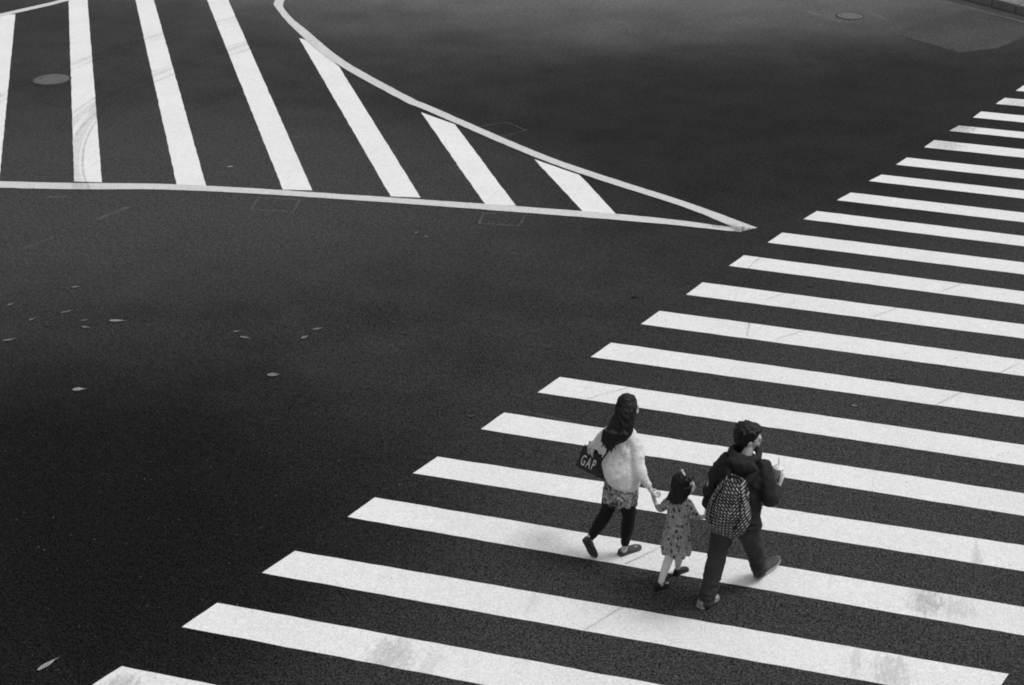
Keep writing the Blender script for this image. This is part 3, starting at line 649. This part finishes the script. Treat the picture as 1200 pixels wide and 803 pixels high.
MLG = (((-.062, -.135, .82), (-.098, -.185, .44), (-.09, -.315, .09)), ((.10, -.115, .82), (.105, .07, .44), (.066, .30, .10)))
for hp, kn, an in MLG:
    P.limb([(*hp, .085), (*Vector(hp).lerp(Vector(kn), .5), .07), (*kn, .055), (*Vector(kn).lerp(Vector(an), .35), .055), (*Vector(kn).lerp(Vector(an), .85), .036), (*an, .034)])
P.limb([(-.095, -.33, .05, .032), (-.085, -.27, .035, .028), (-.07, -.2, .025, .022)]); P.limb([(.065, .31, .06, .032), (.075, .38, .045, .028), (.09, .46, .035, .022)])
P.build('body', M_skin, ma, vox=.0065, smooth=2)
eyes(MC, MS, MR, ma)
P = Parts(); c = Vector(MC)
def hb(x, y, z, rx, ry, rz): P.ball(c + MR @ Vector((x, y, z)) * MS, rx * MS, ry * MS, rz * MS, MR)
hb(0, -.026, .040, .090, .102, .092); hb(0, -.052, -.012, .087, .072, .075); hb(0, .03, .075, .075, .062, .04); hb(0, -.055, -.062, .062, .045, .055); hb(0, -.048, -.10, .058, .048, .046)
hb(-.066, -.01, .02, .022, .045, .045); hb(.066, -.01, .022, .022, .042, .04)
for i in range(60):
    th = random.uniform(0, 2 * PI); ph = random.uniform(.1, 1.25); v = Vector((math.cos(th) * math.sin(ph) * .088, math.sin(th) * math.sin(ph) * .10 - .026, math.cos(ph) * .088 + .04))
    w_ = v + Vector((random.uniform(-.02, .02), random.uniform(-.02, .02), -.018)) ; w_ = w_ * 1.05
    strand_tip(P, [(*(c + MR @ v * MS), .010), (*(c + MR @ ((v + w_) * .5 * 1.03) * MS), .009), (*(c + MR @ w_ * MS), .004)])
P.build('hair', M_hair, ma, vox=.006, smooth=2, disp=lambda p, n: noise.noise(Vector((p.x * 60, p.y * 60, p.z * 25))) * .006)
# glasses
gl = bpy.data.objects.new('glasses', None); C.objects.link(gl); gl.parent = ma
for q in (-1, 1):
    P = Parts(); pts = []
    for k in range(17):
        an = 2 * PI * k / 16; pts.append((*(c + MR @ Vector((q * .033 + .024 * math.cos(an), .102 - .008 * abs(math.cos(an)) , -.008 + .018 * math.sin(an))) * MS), .0022))
    P.limb(pts, n=6, k=2); P.build('frame', M_dark, gl, vox=0)
    P = Parts(); P.ball(c + MR @ Vector((q * .033, .1, -.008)) * MS, .023, .001, .017, MR); P.build('lens', M_plastic, gl, vox=0)
    P = Parts(); P.limb([(*(c + MR @ Vector((q * .058, .095, -.004)) * MS), .002), (*(c + MR @ Vector((q * .078, .04, -.004)) * MS), .002), (*(c + MR @ Vector((q * .082, -.01, -.006)) * MS), .002)], n=6); P.build('temple_arm', M_dark, gl, vox=0)
P = Parts(); P.limb([(*(c + MR @ Vector((-.01, .104, -.004)) * MS), .002), (*(c + MR @ Vector((.01, .104, -.004)) * MS), .002)], n=6); P.build('bridge', M_dark, gl, vox=0)
# jacket with hood lying on the shoulders
P = Parts()
P.loft([(.025, -.125, .755, .195, .140, -8), (.025, -.125, .80, .196, .142, -8), (.022, -.12, .90, .182, .135, -10), (.022, -.105, 1.05, .172, .13, -12), (.022, -.09, 1.18, .182, .13, -15), (.022, -.08, 1.26, .188, .115, -16), (.02, -.07, 1.32, .155, .09, -16), (.012, -.06, 1.36, .085, .07, -16)], ex=2.3)
P.limb([(-.118, -.11, 1.288, .078), (-.172, -.135, 1.17, .068), (-.208, -.16, 1.03, .062), (-.222, -.16, .92, .053), (-.236, -.152, .845, .045)])
P.limb([(.165, -.035, 1.288, .078), (.218, -.05, 1.17, .070), (.258, -.055, 1.05, .064), (.253, .01, 1.05, .055), (.242, .075, 1.068, .045)])
P.build('jacket', M_jacket, ma, vox=.008, smooth=2, disp=lambda p, n: (.5 - 2.2 * abs(noise.noise(Vector((p.x * 8, p.y * 8, p.z * 11 + p.x * 5))))) * .015 + noise.noise(p * 25) * .004)
P = Parts(); hr = frame(-14, 0)
for th in range(0, 361, 24):
    t = R(th); x, y = math.cos(t) * .085, math.sin(t) * .068; rr_ = .032 + .022 * max(0, -math.sin(t))
P.limb([(*(Vector((.012, -.060, 1.398)) + hr @ Vector((math.cos(R(t)) * .112, math.sin(R(t)) * .085, -.028 * math.sin(R(t)) * -1 - .02 * (1 if math.sin(R(t)) > 0 else 0)))), .025 + .020 * max(0, -math.sin(R(t)))) for t in range(70, 471, 25)], n=14, k=3)
P.ball(Vector((.012, -.062, 1.335)) + hr @ Vector((0, -.105, 0)), .13, .05, .065, hr)
P.build('hood', M_jacket, ma, vox=.007, smooth=2, disp=wr(.010, (14, 14, 14)))
# jeans
P = Parts()
P.loft([(.02, -.12, .72, .135, .105, -8), (.02, -.12, .80, .155, .12, -8), (.02, -.12, .88, .15, .12, -8)])
for (hp, kn, an), e0 in zip(MLG, ((-.094, -.318, .055), (.070, .262, .10))):
    e0 = Vector(e0); hp = Vector(hp) + Vector((0, 0, -.03)); kn = Vector(kn)
    P.limb([(*hp, .105), (*hp.lerp(kn, .5), .094), (*kn, .080), (*kn.lerp(e0, .4), .074), (*kn.lerp(e0, .8), .066), (*e0, .062)])
P.build('jeans', M_jeans, ma, vox=.008, smooth=2, disp=lambda p, n: (.5 - 2.2 * abs(noise.noise(Vector((p.x * 9, p.y * 9, p.z * (13 if p.z > .3 else 22)))))) * (.010 + .006 * (p.z < .25)))
shoe('shoe', M_sneak, ma, (-.120, -.385, .006), (-.088, -.15, .006), (0, 0, 1), .048, .075, M_sole)
shoe('shoe', M_suede, ma, (.055, .245, .012), (.098, .545, .075), (0, -.1, 1), .048, .085, M_sole)

# backpack: worn, but a thing of its own
bp = bpy.data.objects.new('backpack', None); C.objects.link(bp)
tag(bp, 'backpack with rows of pale dashes on black, worn on the back of the man', 'backpack')
byaw = -14
bp.matrix_world = Matrix.Translation((4.584, 2.626, 0)) @ Matrix.Rotation(-0.370241, 4, 'Z') @ Matrix.Translation((.058, -.325, 1.05)) @ Matrix.Rotation(-R(byaw), 4, 'Z') @ Matrix.Rotation(R(-5), 4, 'X') @ Matrix.Rotation(R(5), 4, 'Y')
P = Parts()
P.loft([(-.01, .005, -.262, .05, .04), (-.01, 0, -.245, .105, .072), (-.005, 0, -.19, .150, .092), (0, 0, -.10, .168, .105), (0, 0, 0, .162, .108), (0, .0, .10, .134, .10), (0, .005, .18, .100, .080), (0, .01, .235, .066, .056), (0, .012, .255, .033, .03)], ex=2.3, n=36)
body = P.build('pack_body', M_pack, bp, vox=.008, smooth=3, disp=lambda p, n: (.5 - 2 * abs(noise.noise(p * 7))) * .016)
P = Parts(); P.limb([(-.045, -.01, .235, .010), (-.042, -.035, .27, .010), (0, -.045, .285, .010), (.042, -.035, .27, .010), (.045, -.01, .235, .010)], n=10); P.build('top_handle', M_strap, bp, vox=0)
P = Parts(); P.limb([(-.07, -.062, .185, .0055), (-.108, -.078, .08, .0055), (-.125, -.09, -.05, .0055), (-.10, -.09, -.16, .0055)], n=8); P.build('zip', M_strap, bp, vox=0)
P = Parts(); P.limb([(.07, -.062, .185, .0055), (.095, -.086, .08, .0055), (.105, -.097, -.05, .0055), (.08, -.095, -.15, .0055)], n=8); P.build('zip', M_strap, bp, vox=0)
for q in (-1, 1):
    P = Parts(); bmx = P.bm
    pts = catmull([(q * .07, .04, .20), (q * .095, .09, .255), (q * .11, .16, .285), (q * .115, .235, .245), (q * .115, .285, .14), (q * .12, .29, 0), (q * .145, .26, -.12), (q * .17, .15, -.19), (q * .15, .06, -.2)], 6); rings = []
    for i, p in enumerate(pts):
        tv = Vector(pts[min(i + 1, len(pts) - 1)] - pts[max(i - 1, 0)]).normalized(); u = Vector((1, 0, 0)); v = tv.cross(u).normalized()
        rings.append([Vector(p) + u * a_ + v * b_ for a_, b_ in ((-.03, -.006), (.03, -.006), (.03, .006), (-.03, .006))])
    P.ring_tube(rings); P.build('shoulder_strap', M_strap, bp, vox=0)

# iced drink in his right hand
cup = bpy.data.objects.new('drink_cup', None); C.objects.link(cup)
tag(cup, 'clear plastic cup of pale drink with a straw in the man\'s right hand', 'cup')
cup.matrix_world = Matrix.Translation((4.584, 2.626, 0)) @ Matrix.Rotation(-0.370241, 4, 'Z') @ Matrix.Translation((.180, .190, 1.105)) @ Matrix.Rotation(R(-8), 4, 'X')
def lathe(prof, name, mat, parent, n=28):
    bm = bmesh.new(); rings = [[bm.verts.new((r_ * math.cos(2 * PI * k / n), r_ * math.sin(2 * PI * k / n), z)) for k in range(n)] for r_, z in prof]
    for a_, b_ in zip(rings, rings[1:]):
        for k in range(n): bm.faces.new((a_[k], a_[(k + 1) % n], b_[(k + 1) % n], b_[k]))
    bm.faces.new(list(reversed(rings[0]))); bm.faces.new(rings[-1])
    bmesh.ops.recalc_face_normals(bm, faces=bm.faces[:])
    me = bpy.data.meshes.new(name); bm.to_mesh(me); bm.free(); return link(name, me, mat, parent)
lathe([(.027, -.04), (.030, -.038), (.043, .072), (.044, .075), (.0425, .075), (.0295, -.034), (.02, -.034)], 'cup_body', M_plastic, cup)
lathe([(.0285, -.0335), (.0295, -.033), (.0405, .060), (.038, .062)], 'drink', M_drink, cup)
lathe([(.046, .072), (.047, .080), (.043, .083), (.036, .092), (.024, .099), (.012, .101), (.006, .101)], 'lid', M_white, cup)
P = Parts(); P.limb([(.005, .005, .0, .0045), (-.002, .0, .12, .0045), (-.008, -.003, .165, .0045)], n=8); P.build('straw', M_white, cup, vox=0)
